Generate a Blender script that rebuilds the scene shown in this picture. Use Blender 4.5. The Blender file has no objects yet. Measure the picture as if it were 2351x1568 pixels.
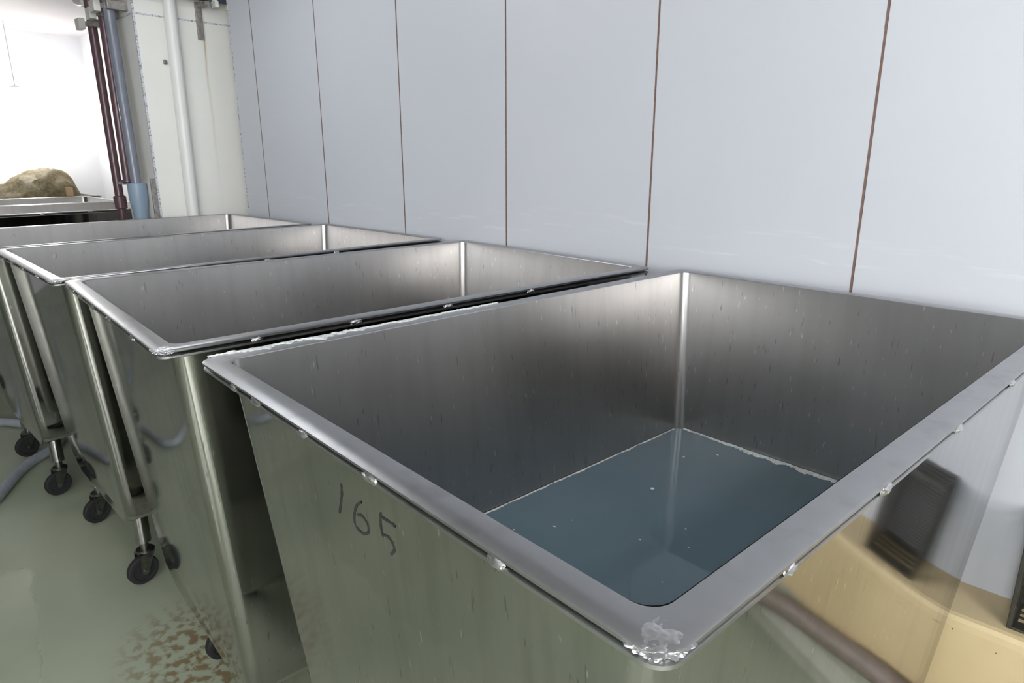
import bpy, bmesh, math, random
from mathutils import Vector, Matrix, noise
random.seed(7)
sc = bpy.context.scene
C = sc.collection

# ------------------------------------------------------------------ camera, world, exposure
cam = bpy.data.cameras.new('camera')
cam.sensor_fit = 'HORIZONTAL'; cam.sensor_width = 36.0
cam.lens = 36.0 * 1534.8 / 2351.0
cam.clip_start = 0.02
co = bpy.data.objects.new('camera', cam); C.objects.link(co)
Rr = [[0.719422156905687, 0.6945698027613334, -0.002132895977685581],
      [-0.18316361272401147, 0.1926776922220169, 0.9640157664135408],
      [0.6699872022113987, -0.6931436330314809, 0.26583651528874336]]
co.matrix_world = Matrix.Translation((1.0022, -1.7433, 1.3782)) @ Matrix(Rr).transposed().to_4x4()
sc.camera = co

w = bpy.data.worlds.new('world'); sc.world = w; w.use_nodes = True
w.node_tree.nodes['Background'].inputs[0].default_value = (0.8, 0.85, 1, 1)
w.node_tree.nodes['Background'].inputs[1].default_value = 0.0
vs = sc.view_settings
sc.display_settings.display_device = 'sRGB'
vs.view_transform = 'Standard'; vs.look = 'None'; vs.gamma = 1.0; vs.use_curve_mapping = False
vs.exposure = -0.27
CEIL_FILL = 24.0        # radiance of the fill battens added on the ceiling
WALL_FILL = 5.2      # base radiance of the glowing panels added on the unseen walls
GLOBE = 85.0      # radiance of the globe work lamp by the far wall

# ------------------------------------------------------------------ materials
def nodes(name):
    m = bpy.data.materials.new(name); m.use_nodes = True
    nt = m.node_tree; b = nt.nodes['Principled BSDF']
    return m, nt, b
def N(nt, t, **kw):
    n = nt.nodes.new(t)
    for k, v in kw.items(): setattr(n, k, v)
    return n
def coords(nt, scale=(1, 1, 1), loc=(0, 0, 0)):
    t = N(nt, 'ShaderNodeTexCoord'); mp = N(nt, 'ShaderNodeMapping')
    mp.inputs['Scale'].default_value = scale; mp.inputs['Location'].default_value = loc
    nt.links.new(t.outputs['Object'], mp.inputs[0]); return mp.outputs[0]
def tex(nt, scale, vec_scale=(1, 1, 1), detail=3, loc=(0, 0, 0)):
    n = N(nt, 'ShaderNodeTexNoise'); n.inputs['Scale'].default_value = scale
    n.inputs['Detail'].default_value = detail
    nt.links.new(coords(nt, vec_scale, loc), n.inputs['Vector']); return n.outputs['Fac']
def ramp(nt, fac, a, b, ca, cb):
    r = N(nt, 'ShaderNodeValToRGB'); e = r.color_ramp.elements
    e[0].position = a; e[1].position = b
    e[0].color = (*ca, 1); e[1].color = (*cb, 1)
    nt.links.new(fac, r.inputs[0]); return r.outputs[0]
def mrange(nt, fac, a, b, c, d):
    r = N(nt, 'ShaderNodeMapRange')
    for i, v in enumerate((a, b, c, d)): r.inputs[i + 1].default_value = v
    nt.links.new(fac, r.inputs[0]); return r.outputs[0]
def mix(nt, fac, a, b):
    m = N(nt, 'ShaderNodeMix', data_type='RGBA')
    for s, v in ((m.inputs[6], a), (m.inputs[7], b)):
        if isinstance(v, tuple): s.default_value = (*v, 1)
        else: nt.links.new(v, s)
    if isinstance(fac, (int, float)): m.inputs[0].default_value = fac
    else: nt.links.new(fac, m.inputs[0])
    return m.outputs[2]
def math_(nt, op, a, b=0.0):
    m = N(nt, 'ShaderNodeMath', operation=op)
    for s, v in ((m.inputs[0], a), (m.inputs[1], b)):
        if isinstance(v, (int, float)): s.default_value = v
        else: nt.links.new(v, s)
    return m.outputs[0]
def bump(nt, b, h, strength, dist=0.002):
    n = N(nt, 'ShaderNodeBump'); n.inputs['Strength'].default_value = strength
    n.inputs['Distance'].default_value = dist
    nt.links.new(h, n.inputs['Height']); nt.links.new(n.outputs[0], b.inputs['Normal'])
def simple(name, col, rough=0.5, metal=0.0, var=0.12, scale=30, bmp=0.1):
    m, nt, b = nodes(name)
    f = tex(nt, scale)
    nt.links.new(ramp(nt, f, 0.3, 0.75, tuple(c * (1 - var) for c in col), tuple(min(1, c * (1 + var)) for c in col)), b.inputs['Base Color'])
    b.inputs['Roughness'].default_value = rough; b.inputs['Metallic'].default_value = metal
    if bmp: bump(nt, b, f, bmp, 0.001)
    return m
def emit(name, col, s):
    m, nt, b = nodes(name)
    b.inputs['Base Color'].default_value = (*col, 1)
    b.inputs['Emission Color'].default_value = (*col, 1); b.inputs['Emission Strength'].default_value = s
    return m

def steel(name, base, rough, spread, streak, scratches=True, rim=False):
    m, nt, b = nodes(name)
    b.inputs['Metallic'].default_value = 1.0
    brush = tex(nt, 1.0, (260, 260, 5), 4)                # upright brushing
    blot = tex(nt, 3.0, (1, 1, 1), 3)
    drip = tex(nt, 1.0, (30, 30, 1.1), 4, (3, 1, 2))
    c = mix(nt, mrange(nt, blot, 0.35, 0.7, 0, 1), tuple(x * 0.90 for x in base), base)
    c = mix(nt, mrange(nt, drip, 0.45, 0.85, 0, streak), c, tuple(x * 0.55 for x in (base[0], base[1] * 1.01, base[2] * 0.88)))
    if scratches:
        s1 = tex(nt, 1.0, (190, 190, 16), 1, (9, 4, 1))
        c = mix(nt, mrange(nt, s1, 0.70, 0.76, 0, 0.55), c, tuple(x * 0.35 for x in base))
        s2 = tex(nt, 1.0, (210, 210, 24), 1, (1, 7, 5))
        c = mix(nt, mrange(nt, s2, 0.72, 0.78, 0, 0.55), c, (0.9, 0.9, 0.92))
    if rim:
        c = mix(nt, mrange(nt, tex(nt, 24, (1, 1, 1), 4), 0.52, 0.72, 0, 0.35), c, tuple(x * 0.5 for x in base))
    nt.links.new(c, b.inputs['Base Color'])
    r = mrange(nt, blot, 0.3, 0.7, rough - spread, rough + spread)
    r = math_(nt, 'ADD', r, mrange(nt, drip, 0.45, 0.8, 0, 0.025))
    nt.links.new(r, b.inputs['Roughness'])
    h = math_(nt, 'ADD', math_(nt, 'MULTIPLY', brush, 0.012 if not rim else 0.0),
              math_(nt, 'MULTIPLY', tex(nt, 2.2 if not rim else 55, (1, 1, 1), 2), 1.0))
    if rim: bump(nt, b, h, 0.22, 0.0012)
    return m
M = {}
M['inner'] = steel('brushed_stainless_inside', (0.50, 0.49, 0.485), 0.305, 0.022, 0.25)
M['outer'] = steel('brushed_stainless_outside', (0.41, 0.405, 0.40), 0.085, 0.02, 0.55)
M['rim'] = steel('worn_stainless_rim', (0.43, 0.43, 0.44), 0.335, 0.045, 0.12, False, True)
M['weld'] = simple('weld_metal', (0.58, 0.58, 0.59), 0.33, 1.0, 0.25, 150, 0.5)
M['zinc'] = simple('zinc_plate', (0.20, 0.20, 0.19), 0.36, 1.0, 0.3, 60, 0.2)
M['rubber'] = simple('black_rubber', (0.010, 0.010, 0.011), 0.75, 0.0, 0.3, 80, 0.2)
M['dark'] = simple('dark_axle', (0.05, 0.05, 0.05), 0.45, 0.8)
M['marker'] = simple('black_marker_ink', (0.02, 0.02, 0.022), 0.5)

# painted sandwich panels, with pale dried splash lines
m, nt, b = nodes('blue_white_wall_panel')
f = tex(nt, 1.2, (1, 1, 1), 4); g = tex(nt, 1.0, (2.2, 2.2, 90), 5, (0.4, 0, 0.1))
band = N(nt, 'ShaderNodeSeparateXYZ'); nt.links.new(coords(nt), band.inputs[0])
z = math_(nt, 'ADD', band.outputs[2], mrange(nt, tex(nt, 2.0, (1, 1, 0.2), 3), 0.3, 0.7, -0.05, 0.05))
l1 = math_(nt, 'MULTIPLY', mrange(nt, math_(nt, 'ABSOLUTE', math_(nt, 'SUBTRACT', z, 1.17)), 0.0, 0.012, 1, 0), mrange(nt, g, 0.45, 0.7, 0, 1))
l2 = math_(nt, 'MULTIPLY', mrange(nt, math_(nt, 'ABSOLUTE', math_(nt, 'SUBTRACT', z, 1.115)), 0.0, 0.008, 1, 0), mrange(nt, g, 0.5, 0.3, 0, 1))
col = ramp(nt, f, 0.3, 0.7, (0.60, 0.625, 0.68), (0.625, 0.65, 0.70))
col = mix(nt, math_(nt, 'MULTIPLY', math_(nt, 'ADD', l1, l2), 0.5), col, (0.78, 0.80, 0.83))
nt.links.new(col, b.inputs['Base Color']); b.inputs['Roughness'].default_value = 0.42
bump(nt, b, tex(nt, 240), 0.06, 0.0006)
M['wall'] = m
M['seal'] = simple('brown_seam_sealant', (0.20, 0.125, 0.10), 0.6, 0, 0.25, 90)
M['white_wall'] = simple('white_wall_paint', (0.70, 0.71, 0.74), 0.6, 0, 0.04, 3, 0.02)
M['grey_wall'] = simple('grey_wall_paint', (0.30, 0.31, 0.32), 0.6, 0, 0.05, 3, 0.02)
M['ceiling'] = simple('ceiling_paint', (0.66, 0.64, 0.66), 0.6, 0, 0.05, 2, 0.02)

# cream pillar, with a rust run and a mottled dark joint (object space: metres in the room)
m, nt, b = nodes('cream_pillar_paint')
sx = N(nt, 'ShaderNodeSeparateXYZ'); nt.links.new(coords(nt), sx.inputs[0])
f = tex(nt, 3.0)
col = ramp(nt, f, 0.3, 0.7, (0.82, 0.82, 0.78), (0.86, 0.86, 0.82))
ry = math_(nt, 'ABSOLUTE', math_(nt, 'ADD', math_(nt, 'SUBTRACT', sx.outputs[1], -0.050), mrange(nt, tex(nt, 8), 0.3, 0.7, -0.004, 0.004)))
rust = math_(nt, 'MULTIPLY', mrange(nt, ry, 0.0, 0.006, 1, 0), mrange(nt, sx.outputs[2], 1.70, 2.0, 0.0, 0.9))
rust2 = math_(nt, 'MULTIPLY', mrange(nt, ry, 0.0, 0.012, 1, 0), mrange(nt, sx.outputs[2], 1.2, 1.9, 0.03, 0.3))
col = mix(nt, math_(nt, 'MAXIMUM', rust, rust2), col, (0.45, 0.25, 0.07))
nt.links.new(col, b.inputs['Base Color']); b.inputs['Roughness'].default_value = 0.5
M['cream'] = m
m, nt, b = nodes('worn_joint_filler')
nt.links.new(ramp(nt, tex(nt, 90, (1, 1, 1), 4), 0.36, 0.52, (0.24, 0.25, 0.32), (0.66, 0.67, 0.70)), b.inputs['Base Color'])
b.inputs['Roughness'].default_value = 0.6; M['joint'] = m

# green-grey coated wet floor: stains, scattered puddle film
m, nt, b = nodes('wet_green_floor_coating')
sx = N(nt, 'ShaderNodeSeparateXYZ'); nt.links.new(coords(nt), sx.inputs[0])
f = tex(nt, 1.4, (1, 1, 1), 5)
col = ramp(nt, f, 0.3, 0.7, (0.285, 0.325, 0.24), (0.37, 0.40, 0.305))
dx = math_(nt, 'MULTIPLY', math_(nt, 'ADD', sx.outputs[0], 0.74), 2.8)
dy = math_(nt, 'MULTIPLY', math_(nt, 'ADD', sx.outputs[1], 1.20), 4.2)
rad = math_(nt, 'ADD', math_(nt, 'MULTIPLY', dx, dx), math_(nt, 'MULTIPLY', dy, dy))
st = math_(nt, 'MULTIPLY', mrange(nt, rad, 0.15, 1.0, 1, 0), mrange(nt, tex(nt, 34, (1, 1, 1), 6), 0.46, 0.58, 0, 1))
col = mix(nt, math_(nt, 'MULTIPLY', st, 0.85), col, (0.17, 0.115, 0.05))
nt.links.new(col, b.inputs['Base Color'])
# puddle whose ragged edge runs along the aisle
edge = math_(nt, 'ADD', math_(nt, 'ADD', math_(nt, 'MULTIPLY', sx.outputs[0], 0.16), math_(nt, 'MULTIPLY', sx.outputs[1], 1.0)), mrange(nt, tex(nt, 5, (1, 1, 1), 7), 0.3, 0.7, -0.025, 0.025))
pud = math_(nt, 'MULTIPLY', mrange(nt, edge, -1.715, -1.705, 1, 0), mrange(nt, math_(nt, 'ADD', sx.outputs[0], mrange(nt, tex(nt, 6, (1, 1, 1), 6), 0.3, 0.7, -0.06, 0.06)), -1.67, -1.62, 0, 1))
r = mix(nt, pud, mrange(nt, tex(nt, 6, (1, 1, 1), 5), 0.35, 0.7, 0.28, 0.46), (0.03, 0.03, 0.03))
nt.links.new(r, b.inputs['Roughness'])
hb = math_(nt, 'MULTIPLY', tex(nt, 60), math_(nt, 'SUBTRACT', 1.0, pud))
bump(nt, b, hb, 0.12, 0.001)
b.inputs['Coat Weight'].default_value = 0.1; b.inputs['Coat Roughness'].default_value = 0.12
M['floor'] = m
# yellow coated kerb along the wall foot, green towards the floor
m, nt, b = nodes('yellow_kerb_coating')
sx = N(nt, 'ShaderNodeSeparateXYZ'); nt.links.new(coords(nt), sx.inputs[0])
zz = math_(nt, 'ADD', sx.outputs[2], mrange(nt, tex(nt, 7, (1, 1, 1), 3), 0.3, 0.7, -0.015, 0.015))
col = ramp(nt, tex(nt, 5, (1, 1, 1), 5), 0.3, 0.7, (0.57, 0.45, 0.255), (0.65, 0.53, 0.315))
col = mix(nt, mrange(nt, zz, 0.12, 0.14, 1, 0), col, (0.36, 0.37, 0.30))
col = mix(nt, mrange(nt, tex(nt, 70, (1, 1, 1), 2), 0.74, 0.78, 0, 0.9), col, (0.06, 0.05, 0.04))
nt.links.new(col, b.inputs['Base Color']); b.inputs['Roughness'].default_value = 0.45
M['kerb'] = m
# murky water
m, nt, b = nodes('murky_blue_green_water')
nt.links.new(ramp(nt, tex(nt, 4), 0.3, 0.7, (0.088, 0.138, 0.168), (0.098, 0.152, 0.184)), b.inputs['Base Color'])
b.inputs['Roughness'].default_value = 0.02; b.inputs['IOR'].default_value = 1.38
bump(nt, b, tex(nt, 9), 0.03, 0.001); M['water'] = m
M['foam'] = simple('white_foam', (0.62, 0.64, 0.64), 0.5, 0, 0.3, 260, 0.8)
M['hose'] = simple('grey_blue_hose', (0.30, 0.33, 0.37), 0.4, 0, 0.12, 40, 0.1)
M['brown_hose'] = simple('brown_grey_hose', (0.20, 0.165, 0.14), 0.45, 0, 0.2, 40, 0.1)
M['pipe_white'] = simple('white_pvc', (0.78, 0.79, 0.77), 0.32, 0, 0.03, 8, 0.02)
M['maroon'] = simple('maroon_brown_pipe', (0.115, 0.062, 0.075), 0.25, 0, 0.12, 14, 0.03)
M['blue_grey'] = simple('blue_grey_pipe', (0.19, 0.21, 0.26), 0.25, 0, 0.1, 14, 0.03)
M['navy'] = simple('dark_slate_pipe', (0.06, 0.075, 0.11), 0.3, 0, 0.15, 14, 0.03)
M['sky'] = simple('pale_blue_plastic', (0.27, 0.36, 0.46), 0.35, 0, 0.06, 10, 0.02)
M['ivory'] = simple('ivory_plastic', (0.82, 0.81, 0.66), 0.4, 0, 0.04, 10, 0.02)
M['strut'] = simple('dull_galvanised_strut', (0.34, 0.32, 0.30), 0.5, 0.6, 0.35, 40, 0.3)
M['offwhite'] = simple('off_white_plastic', (0.72, 0.71, 0.67), 0.4, 0, 0.06, 10, 0.02)
M['crate'] = simple('dark_olive_brown_plastic', (0.040, 0.036, 0.028), 0.42, 0, 0.3, 60, 0.1)
M['pomace'] = simple('olive_brown_mash', (0.16, 0.13, 0.06), 0.7, 0, 0.45, 40, 1.0)
M['timber'] = simple('pale_orange_board', (0.55, 0.38, 0.22), 0.6, 0, 0.15, 14)
M['fixture'] = simple('white_lamp_housing', (0.75, 0.75, 0.75), 0.4, 0, 0.03, 8, 0)
M['day'] = emit('daylit_frosted_glass', (0.95, 0.975, 1.0), WALL_FILL)  # glow of the panel added on the opposite wall
M['day2'] = emit('daylit_clear_glass', (1.0, 0.985, 0.96), WALL_FILL * 3.0)  # stronger glow of the panel added on the near wall
M['tube'] = emit('fluorescent_diffuser', (0.93, 0.97, 1.0), CEIL_FILL)  # glow of the added ceiling fill battens
M['globe'] = emit('glowing_globe_glass', (1.0, 0.97, 0.92), GLOBE)

# ------------------------------------------------------------------ object helpers
def link(name, bm, mat, parent=None, smooth=False):
    bmesh.ops.recalc_face_normals(bm, faces=bm.faces[:]) if bm.faces else None
    me = bpy.data.meshes.new(name); bm.to_mesh(me); bm.free()
    for mm in (mat if isinstance(mat, (list, tuple)) else [mat]): me.materials.append(mm)
    if smooth:
        me.polygons.foreach_set('use_smooth', [True] * len(me.polygons))
        try: me.set_sharp_from_angle(angle=math.radians(35))
        except Exception: pass
    o = bpy.data.objects.new(name, me); C.objects.link(o)
    if parent: o.parent = parent
    return o
def tag(o, label, cat, group=None, kind=None):
    o['label'] = label; o['category'] = cat
    if group: o['group'] = group
    if kind: o['kind'] = kind
    return o
def thing(name, label, cat, loc=(0, 0, 0), rz=0.0, group=None):
    o = bpy.data.objects.new(name, None); C.objects.link(o); o.empty_display_size = 0.1
    o.location = loc; o.rotation_euler = (0, 0, rz)
    return tag(o, label, cat, group)
def struct(name, bm, mat):
    o = link(name, bm, mat); o['kind'] = 'structure'; return o
def dup(root):
    r = root.copy(); C.objects.link(r)
    for ch in list(root.children):
        c = ch.copy(); C.objects.link(c); c.parent = r
        for g in list(ch.children):
            d = g.copy(); C.objects.link(d); d.parent = c
    return r
def box(bm, x0, x1, y0, y1, z0, z1, bev=0.0, mx=None):
    v = [bm.verts.new(p) for p in ((x0, y0, z0), (x1, y0, z0), (x1, y1, z0), (x0, y1, z0), (x0, y0, z1), (x1, y0, z1), (x1, y1, z1), (x0, y1, z1))]
    fs = [bm.faces.new([v[i] for i in q]) for q in ((3, 2, 1, 0), (4, 5, 6, 7), (0, 1, 5, 4), (1, 2, 6, 5), (2, 3, 7, 6), (3, 0, 4, 7))]
    if bev:
        es = list({e for f in fs for e in f.edges})
        r = bmesh.ops.bevel(bm, geom=es, offset=bev, segments=2, affect='EDGES', profile=0.6)
        v = list({x for f in r['faces'] for x in f.verts} | {x for x in v if x.is_valid})
    if mx is not None: bmesh.ops.transform(bm, matrix=mx, verts=[x for x in v if x.is_valid])
    return bm
def BM(): return bmesh.new()
def frame_of(d):
    d = d.normalized(); a = Vector((0, 0, 1)) if abs(d.z) < 0.9 else Vector((1, 0, 0))
    u = d.cross(a).normalized(); return u, d.cross(u).normalized()
def tube(bm, pts, r, n=14, caps=True):
    pts = [Vector(p) for p in pts]; rs = r if isinstance(r, (list, tuple)) else [r] * len(pts)
    rings = []
    u = None
    for i, p in enumerate(pts):
        d = (pts[min(i + 1, len(pts) - 1)] - pts[max(i - 1, 0)]).normalized()
        if u is None: u, v = frame_of(d)
        else:
            u = (u - d * u.dot(d)).normalized(); v = d.cross(u)
        rings.append([bm.verts.new(p + (u * math.cos(2 * math.pi * k / n) + v * math.sin(2 * math.pi * k / n)) * rs[i]) for k in range(n)])
    for a, b2 in zip(rings, rings[1:]):
        for k in range(n): bm.faces.new((a[k], a[(k + 1) % n], b2[(k + 1) % n], b2[k]))
    if caps: bm.faces.new(rings[0][::-1]); bm.faces.new(rings[-1])
    return bm
def spline(pts, n=10):
    P = [Vector(p) for p in pts]; P = [P[0] * 2 - P[1]] + P + [P[-1] * 2 - P[-2]]; out = []
    for i in range(1, len(P) - 2):
        for k in range(n):
            t = k / n; a, b2, c2, d2 = P[i - 1:i + 3]
            out.append(0.5 * ((2 * b2) + (c2 - a) * t + (2 * a - 5 * b2 + 4 * c2 - d2) * t * t + (3 * b2 - a - 3 * c2 + d2) * t ** 3))
    return out + [P[-2]]
def lathe(bm, prof, centre=(0, 0, 0), axis='z', n=28):
    rings = []
    for r, h in prof:
        ring = []
        for k in range(n):
            a = 2 * math.pi * k / n; p = (r * math.cos(a), r * math.sin(a), h)
            if axis == 'y': p = (p[0], h, p[1])
            if axis == 'x': p = (h, p[0], p[1])
            ring.append(bm.verts.new(Vector(centre) + Vector(p)))
        rings.append(ring)
    for a, b2 in zip(rings, rings[1:]):
        for k in range(n): bm.faces.new((a[k], a[(k + 1) % n], b2[(k + 1) % n], b2[k]))
    bm.faces.new(rings[0][::-1]); bm.faces.new(rings[-1])
    return bm
def rr(hx, hy, r, z, n=7):
    """rounded rectangle, 4*n points counter-clockwise"""
    out = []
    for cx, cy, a0 in ((hx - r, hy - r, 0), (-hx + r, hy - r, 90), (-hx + r, -hy + r, 180), (hx - r, -hy + r, 270)):
        for k in range(n):
            a = math.radians(a0 + 90 * k / (n - 1)); out.append(Vector((cx + r * math.cos(a), cy + r * math.sin(a), z)))
    return out
def loft(bm, rings, cap0=False, cap1=False, closed=False):
    R = [[bm.verts.new(p) for p in ring] for ring in rings]
    pairs = list(zip(R, R[1:])) + ([(R[-1], R[0])] if closed else [])
    for a, b2 in pairs:
        n = len(a)
        for k in range(n): bm.faces.new((a[k], a[(k + 1) % n], b2[(k + 1) % n], b2[k]))
    if cap0: bm.faces.new(R[0][::-1])
    if cap1: bm.faces.new(R[-1])
    return bm

# ------------------------------------------------------------------ setting
XW0, XW1, YB, ZC = -6.7, 3.4, -4.4, 2.482
bm = BM(); box(bm, XW0 - .1, XW1 + .1, YB - .1, .6, -0.1, 0.0); struct('floor', bm, M['floor'])
bm = BM(); box(bm, XW0 - .1, XW1 + .1, YB - .1, .6, ZC, ZC + 0.1); struct('ceiling', bm, M['ceiling'])
# panelled wall behind the carts (ends at the pillar), panel joints as narrow grooves backed by sealant
YW = 0.022
seams = [1.067, 0.470, -0.126, -0.731, -1.339, -1.953, -2.567]
edges_ = [XW1] + [2.255, 1.66] + seams + [-2.812]
bm = BM()
for a, b2 in zip(edges_, edges_[1:]):
    box(bm, b2 + 0.0027, a - 0.0027, YW, 0.08, 0.0, ZC, 0.0012)
struct('wall_right', bm, M['wall'])
for i, x in enumerate([2.255, 1.66] + seams):
    bm = BM(); zz = [k * ZC / 24 for k in range(25)]
    for z0, z1 in zip(zz, zz[1:]):
        j = random.uniform(-.0006, .0006); box(bm, x - 0.0027 + j, x + 0.0027 + j, YW - 0.0006, 0.07, z0, z1)
    struct('trim_%d' % (i + 1), bm, M['seal'])
bm = BM(); box(bm, XW0, -2.62, 0.355, 0.45, 0, ZC); struct('wall_recess', bm, M['white_wall'])
bm = BM(); box(bm, -2.812, -2.62, 0.08, 0.36, 0, ZC); struct('wall_return', bm, M['white_wall'])
bm = BM(); box(bm, XW0 - .1, XW0, YB, 0.45, 0, ZC); struct('wall_far', bm, M['white_wall'])
bm = BM(); box(bm, XW0 - .1, XW1 + .1, YB - .1, YB, 0, ZC); struct('wall_left', bm, M['grey_wall'])
# glowing panel added on the unseen opposite wall to light the panelled wall
for i, (x0, x1) in enumerate(((.3, 2.3),)):
    bm = BM(); zl, zh = 1.00, 2.35
    box(bm, x0 - .05, x1 + .05, YB + .0005, YB + .04, zl - .05, zl); box(bm, x0 - .05, x1 + .05, YB + .0005, YB + .04, zh, zh + .05)
    for xx in (x0 - .05, (x0 + x1) / 2 - .02, x1): box(bm, xx, xx + (.05 if xx != (x0 + x1) / 2 - .02 else .04), YB + .0005, YB + .04, zl, zh)
    wo = struct('window_%d' % (i + 1), bm, M['fixture'])
    bm = BM(); box(bm, x0, x1, YB + .001, YB + .012, zl, zh); link('pane', bm, M['day'], wo)
bm = BM(); box(bm, XW1, XW1 + .1, YB, 0.06, 0, ZC); struct('wall_near', bm, M['grey_wall'])
bm = BM(); zl, zh = 0.95, 2.35  # second added glowing panel, on the unseen near wall, brightens pillar and wall
box(bm, XW1 - .04, XW1 - .0005, -4.25, -1.90, zl - .05, zl); box(bm, XW1 - .04, XW1 - .0005, -4.25, -1.90, zh, zh + .05)
for yy in (-4.25, -3.10, -1.95): box(bm, XW1 - .04, XW1 - .0005, yy, yy + .05, zl, zh)
wo = struct('window_2', bm, M['fixture'])
bm = BM(); box(bm, XW1 - .012, XW1 - .001, -4.2, -1.95, zl, zh); link('pane', bm, M['day2'], wo)
# kerb at the wall foot
def extr_x(bm, prof, x0, x1):
    a = [bm.verts.new((x0, y, z)) for y, z in prof]; c = [bm.verts.new((x1, y, z)) for y, z in prof]
    n = len(prof)
    for k in range(n): bm.faces.new((a[k], a[(k + 1) % n], c[(k + 1) % n], c[k]))
    bm.faces.new(a[::-1]); bm.faces.new(c)
bm = BM(); extr_x(bm, [(YW - 0.0008, 0), (YW - 0.0008, .386), (-.118, .386), (-.128, .383), (-.134, .374), (-.136, .36), (-.137, .05), (-.16, .012), (-.19, 0)], 0.62, XW1)
struct('baseboard_right', bm, M['kerb'])
bm = BM(); extr_x(bm, [(YW - 0.0008, 0), (YW - 0.0008, .386), (YW - .008, .386), (YW - .012, .38), (YW - .012, 0)], -2.812, 0.62)
struct('baseboard_rear', bm, M['kerb'])
# pillar
PX, PL, PY = -2.99, -3.47, -0.398
bm = BM(); box(bm, PL, PX, PY, 0.355, 0, ZC, 0.004); struct('wall_pillar', bm, M['cream'])
bm = BM(); box(bm, PX - .008, PX + .002, PY - .002, PY + .008, 0, ZC); struct('trim_21', bm, M['joint'])
bm = BM(); box(bm, PX - .004, PX + .0015, PY + .014, 0.3, 2.089, 2.098); box(bm, PL, PX - .016, PY - .0015, PY + .003, 2.089, 2.098); struct('trim_22', bm, M['joint'])
bm = BM(); box(bm, -2.819, -2.8122, YW - 0.0015, 0.07, 0, ZC); struct('trim_23', bm, M['joint'])
# seam line on the recessed far wall is its corner; one panel seam further right
bm = BM(); box(bm, -5.2, -5.195, 0.353, 0.357, 0, ZC); struct('trim_24', bm, M['seal'])

# ------------------------------------------------------------------ fill battens added on the ceiling (out of frame, they light the room)
def fill_batten(x, y, length, along_x=True):
    t = thing('ceiling_lamp', 'white fluorescent batten on the ceiling', 'lamp', (x, y, ZC), 0 if along_x else math.pi / 2, 'fluorescent battens on the ceiling')
    bm = BM(); box(bm, -length / 2 - .03, length / 2 + .03, -.08, .08, -.045, -.0005, .006); link('housing', bm, M['fixture'], t)
    bm = BM(); box(bm, -length / 2, length / 2, -.065, .065, -.075, -.0455, .012); link('diffuser', bm, M['tube'], t)
    return t
for x, y, ax in ((0.9, -2.5, True), (-1.85, -1.15, False), (2.3, -1.0, False)):  # added where the pillar and the wall needed more light
    fill_batten(x, y, 1.2, ax)

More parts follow.
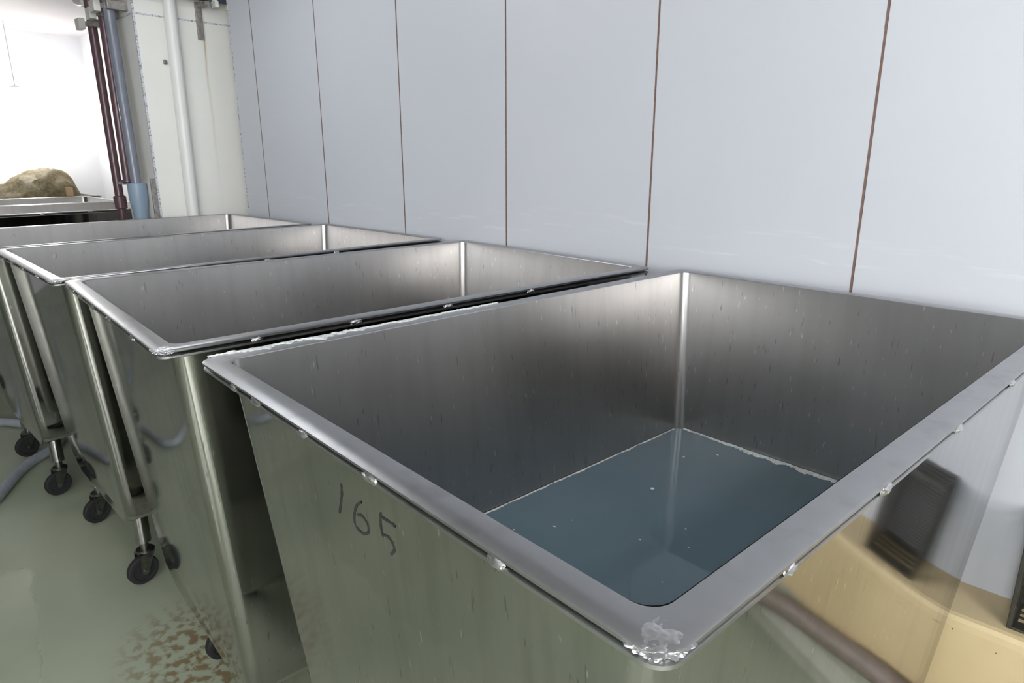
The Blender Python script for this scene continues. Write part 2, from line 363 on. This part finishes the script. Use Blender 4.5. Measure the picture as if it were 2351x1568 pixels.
# ------------------------------------------------------------------ stainless bin carts
HT, WX, DY = 1.067, 0.4167, 0.6327
TX, TY, RC = 0.090, 0.092, 0.026
def half(z): t = HT - z; return WX - TX * t, DY - TY * t
def bring(z, off=0.0, insx=0.0, r=None):
    hx, hy = half(z); return rr(hx + off - insx, hy + off, (RC if r is None else r) + max(off, -.01), z)
CART_GROUP = 'stainless bin carts in a row along the wall'
def make_cart(zb=.235):
    zs_ = zb + .05
    t = thing('bin_cart', 'x', 'bin cart', (0, 0, 0), 0, CART_GROUP)
    bm = BM()                                             # outer skin down to the folded-in floor
    zs = [HT - .006] + [HT - .006 - (HT - zs_) * k / 10 for k in range(1, 10)] + [zs_]
    loft(bm, [bring(z, .0015) for z in zs] + [bring(zs_ - .007, .0005, .004), bring(zb, 0, .062)], cap1=True)
    link('outer_skin', bm, M['outer'], t, True)
    bm = BM()
    zs = [HT - .002] + [HT - (HT - zs_ - .004) * k / 10 for k in range(1, 11)]
    loft(bm, [bring(z, -.001) for z in zs] + [bring(zb + .027, -.006, .004), bring(zb + .011, -.03, .05)], cap1=True)
    link('inner_liner', bm, M['inner'], t, True)
    bm = BM()                                             # flat rolled rim
    pr = [(-.0012, -.006), (-.0012, -.003), (.0005, -.0005), (.003, 0), (.018, .0003), (.032, 0), (.0345, -.0015), (.0345, -.0045), (.033, -.006)]
    rings = []
    for o, dz in pr:
        hx, hy = WX, DY; q = rr(hx + o, hy + o, max(.012, RC + o * .2 - .004), HT + dz)
        rings.append([Vector((p.x + .0008 * noise.noise((p.x * 14, p.y * 14, 0)), p.y, p.z)) for p in q])
    loft(bm, rings, closed=True)
    link('rim', bm, M['rim'], t, True)
    bm = BM()                                             # folded-back hem under the rim
    loft(bm, [rr(WX + o, DY + o, .022, HT + dz) for o, dz in ((.002, -.0105), (.030, -.0105), (.0325, -.012), (.0325, -.0155), (.030, -.017), (.0005, -.017))], closed=True)
    link('rim_hem', bm, M['rim'], t, True)
    # weld beads tacking rim and hem together
    beads = [(u - WX, -DY - .033, 0) for u in (.12, .20, .345, .50, .70)] + [(WX + .033, v + DY, 1) for v in (-1.13, -.93, -.70, -.45)]
    for x, y, s in beads:
        bm = BM(); L = random.uniform(.009, .014); sd = random.uniform(0, 50)
        bmesh.ops.create_icosphere(bm, subdivisions=3, radius=1)
        for v in bm.verts:
            k = 1 + .35 * noise.noise(v.co * 2.2 + Vector((sd, 0, 0)))
            q = Vector((v.co.x * L, v.co.y * .0042, v.co.z * .0058)) * k
            if s: q = Vector((q.y, q.x, q.z))
            v.co = Vector((x, y, HT - .0085)) + q
        link('weld_bead', bm, M['weld'], t, True)
    # lumpy welded patch at the near right corner of the rim
    bm = BM(); cx, cy = WX + .012, -DY - .012
    bmesh.ops.create_icosphere(bm, subdivisions=5, radius=1)
    for v in bm.verts:
        k = 1 + .22 * noise.noise(v.co * 2.0) + .16 * noise.noise(v.co * 5 + Vector((3, 0, 0))) + .07 * noise.noise(v.co * 11)
        q = Vector((v.co.x * .0225 * k, v.co.y * .0225 * k, v.co.z * .0075 * k))
        if q.z > .002: q.z = .002 + (q.z - .002) * .4
        v.co = Vector((cx, cy, HT - .0035)) + q
    link('corner_weld', bm, M['weld'], t, True)
    # caster posts and casters
    hx, hy = half(.25)
    ix, iy = (.068, .046) if zb > .2 else (.225, .09)
    for sx, sy, yaw in ((1, -1, 42), (-1, -1, 45), (1, 1, -30), (-1, 1, 40)):
        px, py = sx * (hx - ix), sy * (hy - iy)
        bm = BM(); lathe(bm, [(.024, .150), (.024, zb + .027), (.020, zb + .031)], (px, py, 0)); link('caster_post', bm, M['outer'], t, True)
        cst = BM(); lathe(cst, [(.013, .1205), (.013, .151)], (px, py, 0), n=18)
        lathe(cst, [(.027, .1135), (.030, .116), (.030, .119), (.027, .1215)], (px, py, 0), n=24)
        ca = link('caster', cst, M['zinc'], t, True)
        mx = Matrix.Translation((px, py, 0)) @ Matrix.Rotation(math.radians(yaw - 32), 4, 'Z')
        tr = -.016
        bm = BM()
        lathe(bm, [(.036, -.013), (.046, -.0125), (.050, -.007), (.050, .007), (.046, .0125), (.036, .013), (.034, .0095), (.012, .0095), (.012, .0135), (.006, .0135)], (0, tr, .050), 'x', 36)
        bmesh.ops.transform(bm, matrix=mx, verts=bm.verts[:]); link('wheel', bm, M['rubber'], ca, True)
        bm = BM()
        for s in (-1, 1):
            pts = [(-.027, .1135), (.022, .1135), (tr + .013, .050), (tr + .009, .041), (tr, .037), (tr - .009, .041), (tr - .013, .050)]
            a = [bm.verts.new((s * .0175, y, z)) for y, z in pts]; c = [bm.verts.new((s * .0205, y, z)) for y, z in pts]
            for k in range(len(pts)): bm.faces.new((a[k], a[(k + 1) % len(pts)], c[(k + 1) % len(pts)], c[k]))
            bm.faces.new(a[::-1]); bm.faces.new(c)
        box(bm, -.0205, .0205, -.027, .022, .1105, .1138)
        bmesh.ops.transform(bm, matrix=mx, verts=bm.verts[:]); link('fork', bm, M['zinc'], ca)
        bm = BM(); lathe(bm, [(.0035, -.026), (.0065, -.0255), (.0065, -.0208), (.0045, -.0206), (.0045, .0206), (.0065, .0208), (.0065, .0255), (.0035, .026)], (0, tr, .050), 'x', 12)
        bmesh.ops.transform(bm, matrix=mx, verts=bm.verts[:]); link('axle', bm, M['zinc'], ca, True)
    return t
def place_cart(o, F, yaw, label):
    ca, sa = math.cos(yaw), math.sin(yaw); u, v = WX, -DY
    o.location = (F[0] + u * ca - v * sa, F[1] + u * sa + v * ca, 0); o.rotation_euler = (0, 0, yaw); o['label'] = label
    return o
proto, proto2 = make_cart(.185), make_cart(.235)
spots = [((.052, -.062), -.071, 'nearest stainless bin cart, half full of murky water, marked 165 by hand'),
         ((-.919, -.021), -.084, 'second stainless bin cart from the camera, empty, with a dark gap beside the water-filled cart'),
         ((-1.918, -.021), -.022, 'third stainless bin cart from the camera, its front rim glinting white'),
         ((-2.868, -.074), .004, 'stainless bin cart whose back corner stands in front of the cream pillar'),
         ((-4.63, -.09), 0, 'stainless bin cart just beyond the maroon pipes, mostly hidden behind nearer carts'),
         ((-5.585, -.10), 0, 'far stainless bin cart between the pipes and the brown heap'),
         ((-6.535, .02), 0, 'farthest stainless bin cart, filled with a brown heap, by the far wall')]
carts = []
for i, (F, a, lab) in enumerate(spots):
    carts.append(place_cart(proto if i == 0 else proto2 if i == 2 else dup(proto if i == 1 else proto2), F, a, lab))
A = carts[0]
# the number handwritten in black on the front of the nearest cart (u across, z up)
strokes = [[(.353, .981), (.350, .967), (.341, .947), (.332, .929)],
           [(.402, .976), (.387, .964), (.377, .948), (.373, .936), (.379, .927), (.394, .927), (.407, .935), (.409, .947), (.398, .954), (.385, .950)],
           [(.442, .948), (.443, .964), (.448, .981)], [(.447, .975), (.463, .976), (.478, .976)],
           [(.442, .948), (.455, .952), (.465, .948), (.467, .939), (.457, .928)]]
def ink(bm, pts, wd, seed):
    P = spline([(u - WX, 0, z) for u, z in pts], 9); rows = []
    for i, p in enumerate(P):
        d = (P[min(i + 1, len(P) - 1)] - P[max(i - 1, 0)]).normalized(); nrm = Vector((-d.z, 0, d.x))
        h = wd * (.75 + .5 * noise.noise((i * .35, seed, 0))) * (0.5 if i in (0, len(P) - 1) else 1)
        row = []
        for s in (-1, 1):
            q = p + nrm * h * s; yy = -(DY - TY * (HT - q.z)) - .0015
            row.append((bm.verts.new((q.x, yy - .0006, q.z)), bm.verts.new((q.x, yy + .0004, q.z))))
        rows.append(row)
    for a, b2 in zip(rows, rows[1:]):
        bm.faces.new((a[0][0], a[1][0], b2[1][0], b2[0][0])); bm.faces.new((a[0][1], b2[0][1], b2[1][1], a[1][1]))
        for s in (0, 1): bm.faces.new((a[s][0], b2[s][0], b2[s][1], a[s][1]))
bm = BM()
for i, s in enumerate(strokes): ink(bm, s, .0026, i * 3.1)
o = link('handwritten_number', bm, M['marker'], A); o['label'] = 'number 165 written in black marker'

def to_world(o, bm):
    Mx = Matrix.Translation(o.location) @ Matrix.Rotation(o.rotation_euler.z, 4, 'Z')
    bmesh.ops.transform(bm, matrix=Mx, verts=bm.verts[:])
# water in the nearest cart
ZW = 0.620
bm = BM(); loft(bm, [bring(z, -.003) for z in (.30, .40, .50, ZW)], True, True); to_world(A, bm)
tag(link('murky_water', bm, M['water']), 'murky blue-green water lying in the nearest bin cart', 'water')
# foam along the waterline, plus bits floating
def foam_strip(bm, pts, wid, base, seed, hgt=.004, amp=1.0):
    rows = []
    for i, (p, inw) in enumerate(pts):
        k = max(0.0, .55 + .9 * amp * noise.noise((i * .11, seed, 0)) + .5 * amp * noise.noise((i * .43, seed, 4)))
        wv = wid(i / (len(pts) - 1)) * k + .0012; row = []
        for j in range(5):
            s = j / 4; hh = hgt * math.sin(math.pi * min(1, .25 + s * .75)) * (.6 + .6 * abs(noise.noise((i * .6, j * .9, seed))))
            row.append(bm.verts.new(Vector((p[0], p[1], base + hh)) + Vector((inw[0], inw[1], 0)) * (wv * s)))
        rows.append(row)
    for a, b2 in zip(rows, rows[1:]):
        for j in range(4): bm.faces.new((a[j], a[j + 1], b2[j + 1], b2[j]))
hx, hy = half(ZW); hx -= .003; hy -= .003
bm = BM()
n = 220
foam_strip(bm, [((-hx + .02 + (2 * hx - .04) * i / n, hy), (0, -1)) for i in range(n + 1)], lambda t: .004 + .017 * math.sin(math.pi * min(1, t * 1.15)) ** 2, ZW + .0003, 3.3, .006)
foam_strip(bm, [((-hx, hy - .02 - (2 * hy - .04) * i / n), (1, 0)) for i in range(n + 1)], lambda t: .004, ZW + .0003, 8.1, .003)
foam_strip(bm, [((hx, hy - .02 - (2 * hy - .04) * i / n), (-1, 0)) for i in range(n + 1)], lambda t: .006, ZW + .0003, 5.1, .003)
for i in range(26):
    x, y = random.uniform(-hx + .03, hx - .03), random.uniform(-hy + .05, hy - .03); r = random.choice((.0012, .0015, .002, .0026))
    bmesh.ops.create_uvsphere(bm, u_segments=8, v_segments=5, radius=r, matrix=Matrix.Translation((x, y, ZW + .0008)) @ Matrix.Scale(.5, 4, (0, 0, 1)) @ Matrix.Scale(1.5, 4, (1, 0, 0)))
bmesh.ops.create_uvsphere(bm, u_segments=10, v_segments=5, radius=.0052, matrix=Matrix.Translation((-.194, .226, ZW + .0012)) @ Matrix.Scale(.4, 4, (0, 0, 1)))
to_world(A, bm)
tag(link('foam', bm, M['foam'], smooth=True), 'thin white foam along the water edge in the nearest bin cart', 'foam', kind='stuff')
# dried scum on the left rim of the nearest cart
bm = BM(); n = 160
foam_strip(bm, [((-WX - .032, -DY - .02 + .62 * i / n), (1, 0)) for i in range(n + 1)], lambda t: .018 * (1 - t) + .004, HT + .0004, 6.2, .0035, 1.5)
for i in range(14):
    y = -DY + .01 + abs(random.gauss(0, .09))
    bmesh.ops.create_uvsphere(bm, u_segments=7, v_segments=5, radius=random.uniform(.0025, .0055), matrix=Matrix.Translation((-WX - .034 + random.uniform(-.004, .008), y, HT + random.uniform(-.002, .001))) @ Matrix.Scale(1.8, 4, (0, 1, 0)) @ Matrix.Scale(.6, 4, (0, 0, 1)))
to_world(A, bm)
tag(link('dried_scum', bm, M['foam'], smooth=True), 'crusty whitish scum on the rim beside the dark gap between the two nearest carts', 'residue', kind='stuff')

# brown heap in the farthest cart
H = carts[6]; bm = BM(); nx, ny = 34, 50; g = []
hx, hy = half(1.0); hx -= .03; hy -= .03
for j in range(ny + 1):
    row = []
    for i in range(nx + 1):
        u, v = i / nx * 2 - 1, j / ny * 2 - 1
        hgt = max(0, 1 - abs(u) ** 3) * max(0, 1 - max(0, v - .86) / .14 if v > .86 else 1) * (.05 + .24 * math.exp(-((v - .62) / .62) ** 2))
        z = .995 + hgt + .03 * noise.noise((u * 4, v * 6, 1)) + .018 * noise.noise((u * 11, v * 15, 3))
        row.append(bm.verts.new((u * hx, v * hy, z if abs(u) < 1 and abs(v) < 1 else .97)))
    g.append(row)
for a, b2 in zip(g, g[1:]):
    for i in range(nx): bm.faces.new((a[i], a[i + 1], b2[i + 1], b2[i]))
to_world(H, bm)
tag(link('mash_heap', bm, M['pomace'], smooth=True), 'olive-brown heap piled in the farthest bin cart', 'heap', kind='stuff')

# ------------------------------------------------------------------ hoses
def hose(name, pts, r, mat, label, cat='hose'):
    bm = BM(); tube(bm, spline(pts, 14), r, 16); return tag(link(name, bm, mat, smooth=True), label, cat)
hose('water_hose', [(-4.6, -1.62, .0225), (-3.9, -1.50, .0225), (-3.4, -1.32, .0225), (-3.2, -1.20, .0225), (-3.02, -1.10, .0225), (-2.85, -1.07, .0225), (-2.69, -1.13, .0225), (-2.58, -1.245, .0225), (-2.47, -1.325, .0225), (-2.33, -1.40, .0225), (-2.22, -1.47, .0225), (-2.16, -1.60, .0225), (-2.25, -1.75, .0225), (-2.5, -1.9, .0225), (-3.0, -2.05, .0225)], .022, M['hose'], 'grey-blue hose curving over the wet green floor beside the caster wheels')
hose('kerb_hose', [(2.2, -.40, .031), (1.75, -.27, .031), (1.45, -.190, .05), (1.25, -.172, .10), (1.05, -.1685, .13), (.93, -.1685, .148), (.83, -.1685, .150), (.76, -.170, .115), (.715, -.185, .065), (.695, -.22, .034), (.70, -.30, .031)], .030, M['brown_hose'], 'brown-grey hose slung along the yellow kerb beside the nearest bin cart')

# ------------------------------------------------------------------ crate on the kerb ledge
def crate(x0, label):
    t = thing('plastic_crate', label, 'crate', (x0, YW - .0015, .3865), 0)
    W_, D_, H_ = .155, .118, .245; th = .004
    bm = BM()                                             # mesh bottom, stands against the wall
    k = 0
    box(bm, 0, W_, -th, 0, 0, .012); box(bm, 0, W_, -th, 0, H_ - .012, H_); box(bm, 0, .012, -th, 0, .012, H_ - .012); box(bm, W_ - .012, W_, -th, 0, .012, H_ - .012)
    nx, nz = 15, 24
    for i in range(1, nx): x = .012 + (W_ - .024) * i / nx; box(bm, x - .0017, x + .0017, -th, -.001, .012, H_ - .012)
    for i in range(1, nz): z = .012 + (H_ - .024) * i / nz; box(bm, .012, W_ - .012, -th + .0006, -.0016, z - .0017, z + .0017)
    link('mesh_bottom', bm, M['crate'], t)
    def side(along, pos, L):
        bm = BM()
        def b_(a0, a1, d0, d1):
            if along == 'z': box(bm, pos, pos + th, -d1, -d0, a0, a1)
            else: box(bm, a0, a1, -d1, -d0, pos, pos + th)
        b_(0, L, th, .022); b_(0, L, D_ - .030, D_); b_(0, .010, .022, D_ - .03); b_(L - .010, L, .022, D_ - .03)
        n = 13 if along == 'z' else 8
        for i in range(1, n): a = .010 + (L - .020) * i / n; b_(a - .0026, a + .0026, .022, D_ - .03)
        for d in (.044, .066): b_(.010, L - .010, d - .0025, d + .0025)
        link('side_wall', bm, M['crate'], t)
    side('z', 0, H_); side('z', W_ - th, H_); side('x', 0, W_); side('x', H_ - th, W_)
    bm = BM()
    for q in ((-.006, W_ + .006, H_ - .002, H_ + .007), (-.006, W_ + .006, 0, .006)): box(bm, q[0], q[1], -D_ - .006, -D_ + .004, q[2], q[3], .0015)
    for q in ((-.006, .003), (W_ - .003, W_ + .006)): box(bm, q[0], q[1], -D_ - .006, -D_ + .004, .006, H_ - .002, .0015)
    link('rim', bm, M['crate'], t)
    return t
crate(.920, 'dark perforated plastic crate standing on end on the yellow kerb against the wall')

# ------------------------------------------------------------------ pillar pipework
def pipe(name, pts, r, mat, label, cat='pipe'):
    bm = BM(); tube(bm, pts, r, 20); return tag(link(name, bm, mat, smooth=True), label, cat)
PZ = ZC - .0005
# big white downpipe on the cream face
t = thing('downpipe', 'white plastic downpipe running down the cream pillar face', 'pipe', (-2.950, -.236, 0))
bm = BM(); tube(bm, [(0, -.001, 0), (0, -.001, 1.07), (0, .011, 2.18), (0, .012, PZ)], .0325, 24); link('pipe', bm, M['pipe_white'], t, True)
t.location.x = PX + .035
# maroon pipes and blue-grey pipe on the aisle side of the pillar
YP = -.460
t = thing('maroon_pipe', 'leftmost dark maroon pipe, runs past the pillar down to the floor', 'pipe', (-3.45, YP, 0))
bm = BM(); tube(bm, [(.012, 0, 0), (.012, 0, 1.12)], .022, 18); link('lower_pipe', bm, M['maroon'], t, True)
bm = BM(); tube(bm, [(.012, 0, 1.1), (-.012, 0, PZ)], .0235, 18); link('pipe', bm, M['maroon'], t, True)
bm = BM(); lathe(bm, [(.030, 1.09), (.034, 1.095), (.034, 1.16), (.030, 1.165)], (.011, 0, 0)); link('coupling', bm, M['maroon'], t, True)
t2 = thing('maroon_pipe', 'shorter maroon pipe ending on top of the pale housing by the pillar', 'pipe', (-3.25, YP, 1.245))
bm = BM(); tube(bm, [(0, 0, .002), (-.004, 0, PZ - 1.245)], .0235, 18); link('pipe', bm, M['maroon'], t2, True)
bm = BM(); lathe(bm, [(.033, 0), (.037, .003), (.037, .012), (.030, .016)], (0, 0, 0)); link('end_flange', bm, M['maroon'], t2, True)
t3 = thing('blue_grey_pipe', 'blue-grey pipe dropping into a pale blue funnel beside the pillar', 'pipe', (-3.09, YP - .013, 0))
bm = BM(); tube(bm, [(.018, 0, 1.20), (-.026, 0.0, PZ)], .026, 20); link('pipe', bm, M['blue_grey'], t3, True)
bm = BM(); lathe(bm, [(.044, 1.245), (.048, 1.245), (.047, 1.19), (.046, 1.15), (.037, 1.10), (.035, 1.06), (.033, 1.0)], (.018, 0, 0)); link('funnel', bm, M['sky'], t3, True)
bm = BM(); tube(bm, [(.018, 0, 0), (.018, 0, 1.05)], .028, 18); link('drain_pipe', bm, M['navy'], t3, True)
# housing plate
t4 = thing('pipe_housing', 'pale boxed pipe housing at the foot of the pillar side', 'housing', (-3.2, PY - .001, 0))
bm = BM(); box(bm, -.20, .19, -.022, 0, 0, 1.245, .003); link('panel', bm, M['cream'], t4)
bm = BM(); box(bm, .192, .206, -.026, 0, 0, 1.27, .002); link('edge_strip', bm, M['strut'], t4)
bm = BM(); box(bm, -.2, -.10, -.075, -.022, 1.2325, 1.2445, .002); link('top_plate', bm, M['blue_grey'], t4)
# brackets with clamps
def bracket(x, z, dia, yc, label):
    t = thing('pipe_clamp', label, 'clamp', (x, PY, z), 0, 'pipe clamps on the pillar side')
    bm = BM(); box(bm, .032, .062, yc - PY - .02, -.0005, -.02, .02, .002); link('strut', bm, M['strut'], t)
    bm = BM(); box(bm, -.075, .0, yc - PY - dia - .036, yc - PY - dia - .004, -.028, .028, .004); link('end_cap', bm, M['offwhite'], t)
    bm = BM(); lathe(bm, [(dia, -.012), (dia + .004, -.012), (dia + .004, .012), (dia, .012)], (0, yc - PY, 0), n=24); link('band', bm, M['strut'], t, True)
    bm = BM(); box(bm, dia, .05, yc - PY - .006, yc - PY + .006, -.012, .012, .001); link('bolt_tab', bm, M['dark'], t)
bracket(-3.462, 2.09, .0255, YP, 'off-white capped clamp around the leftmost maroon pipe near the ceiling')
bracket(-3.254, 2.115, .0255, YP, 'off-white capped clamp around the middle maroon pipe near the ceiling')
bracket(-3.112, 2.13, .029, YP - .013, 'clamp with dark wing tab around the blue-grey pipe near the ceiling')
# grey elbow end beside the maroon pipe at the top of the frame
bm = BM(); tube(bm, spline([(-3.66, -.47, PZ), (-3.655, -.47, 2.30), (-3.63, -.47, 2.24), (-3.56, -.47, 2.215), (-3.49, -.468, 2.21)], 8), .024, 16)
tag(link('pipe_elbow', bm, M['offwhite'], smooth=True), 'pale grey pipe elbow left of the maroon pipes', 'pipe')
# horizontal dark pipe under the ceiling on the cream face, passing into the blue wall end
t5 = thing('cross_pipe', 'dark slate horizontal pipe across the top of the cream pillar', 'pipe', (-2.89, 0, 2.215))
bm = BM(); tube(bm, [(0, -1.2, .012), (0, .092, -.006)], .030, 20); link('pipe', bm, M['navy'], t5, True)
bm = BM(); lathe(bm, [(.034, .060), (.058, .062), (.060, .085), (.055, .098)], (0, 0, -.006), 'y'); link('end_flange', bm, M['ivory'], t5, True)
bm = BM(); lathe(bm, [(.031, -.012), (.035, -.012), (.035, .012), (.031, .012)], (0, -.02, -.003), 'y'); box(bm, -.006, .045, -.03, -.01, -.062, -.03, .002); link('clamp', bm, M['offwhite'], t5)
t6 = thing('wall_bracket', 'rusty steel channel bracket under the dark horizontal pipe on the cream pillar', 'bracket', (PX + .0005, -.066, 2.10))
bm = BM(); box(bm, 0, .014, -.016, .016, -.10, .09, .002); link('upright', bm, M['strut'], t6)
bm = BM(); box(bm, .014, .13, -.013, .013, .058, .078, .002); link('arm', bm, M['strut'], t6)
# small bolt head on the cream face
bm = BM(); box(bm, PX + .0004, PX + .012, -.280, -.263, 1.860, 1.880, .002)
tag(link('wall_bolt', bm, M['zinc']), 'small square steel bolt on the cream pillar beside the white downpipe', 'bolt')
# board leaning at the far cart
bm = BM(); box(bm, -5.745, -5.715, -.20, -.15, HT + .0012, HT + .075, .003)
tag(link('wood_block', bm, M['timber']), 'small pale orange block on the rim of the far carts', 'block')

# ------------------------------------------------------------------ glowing globe lamp by the far wall
t = thing('globe_lamp', 'glowing white globe lamp hanging in front of the far wall', 'lamp', (-6.25, -.32, 1.80))
bm = BM(); bmesh.ops.create_uvsphere(bm, u_segments=32, v_segments=20, radius=.11); link('globe', bm, M['globe'], t, True)
bm = BM(); lathe(bm, [(.03, .105), (.045, .11), (.045, .16), (.02, .175)], (0, 0, 0)); link('cap', bm, M['fixture'], t, True)
bm = BM(); tube(bm, [(0, 0, .17), (0, 0, ZC - 1.8005)], .004, 8); link('cord', bm, M['fixture'], t, True)
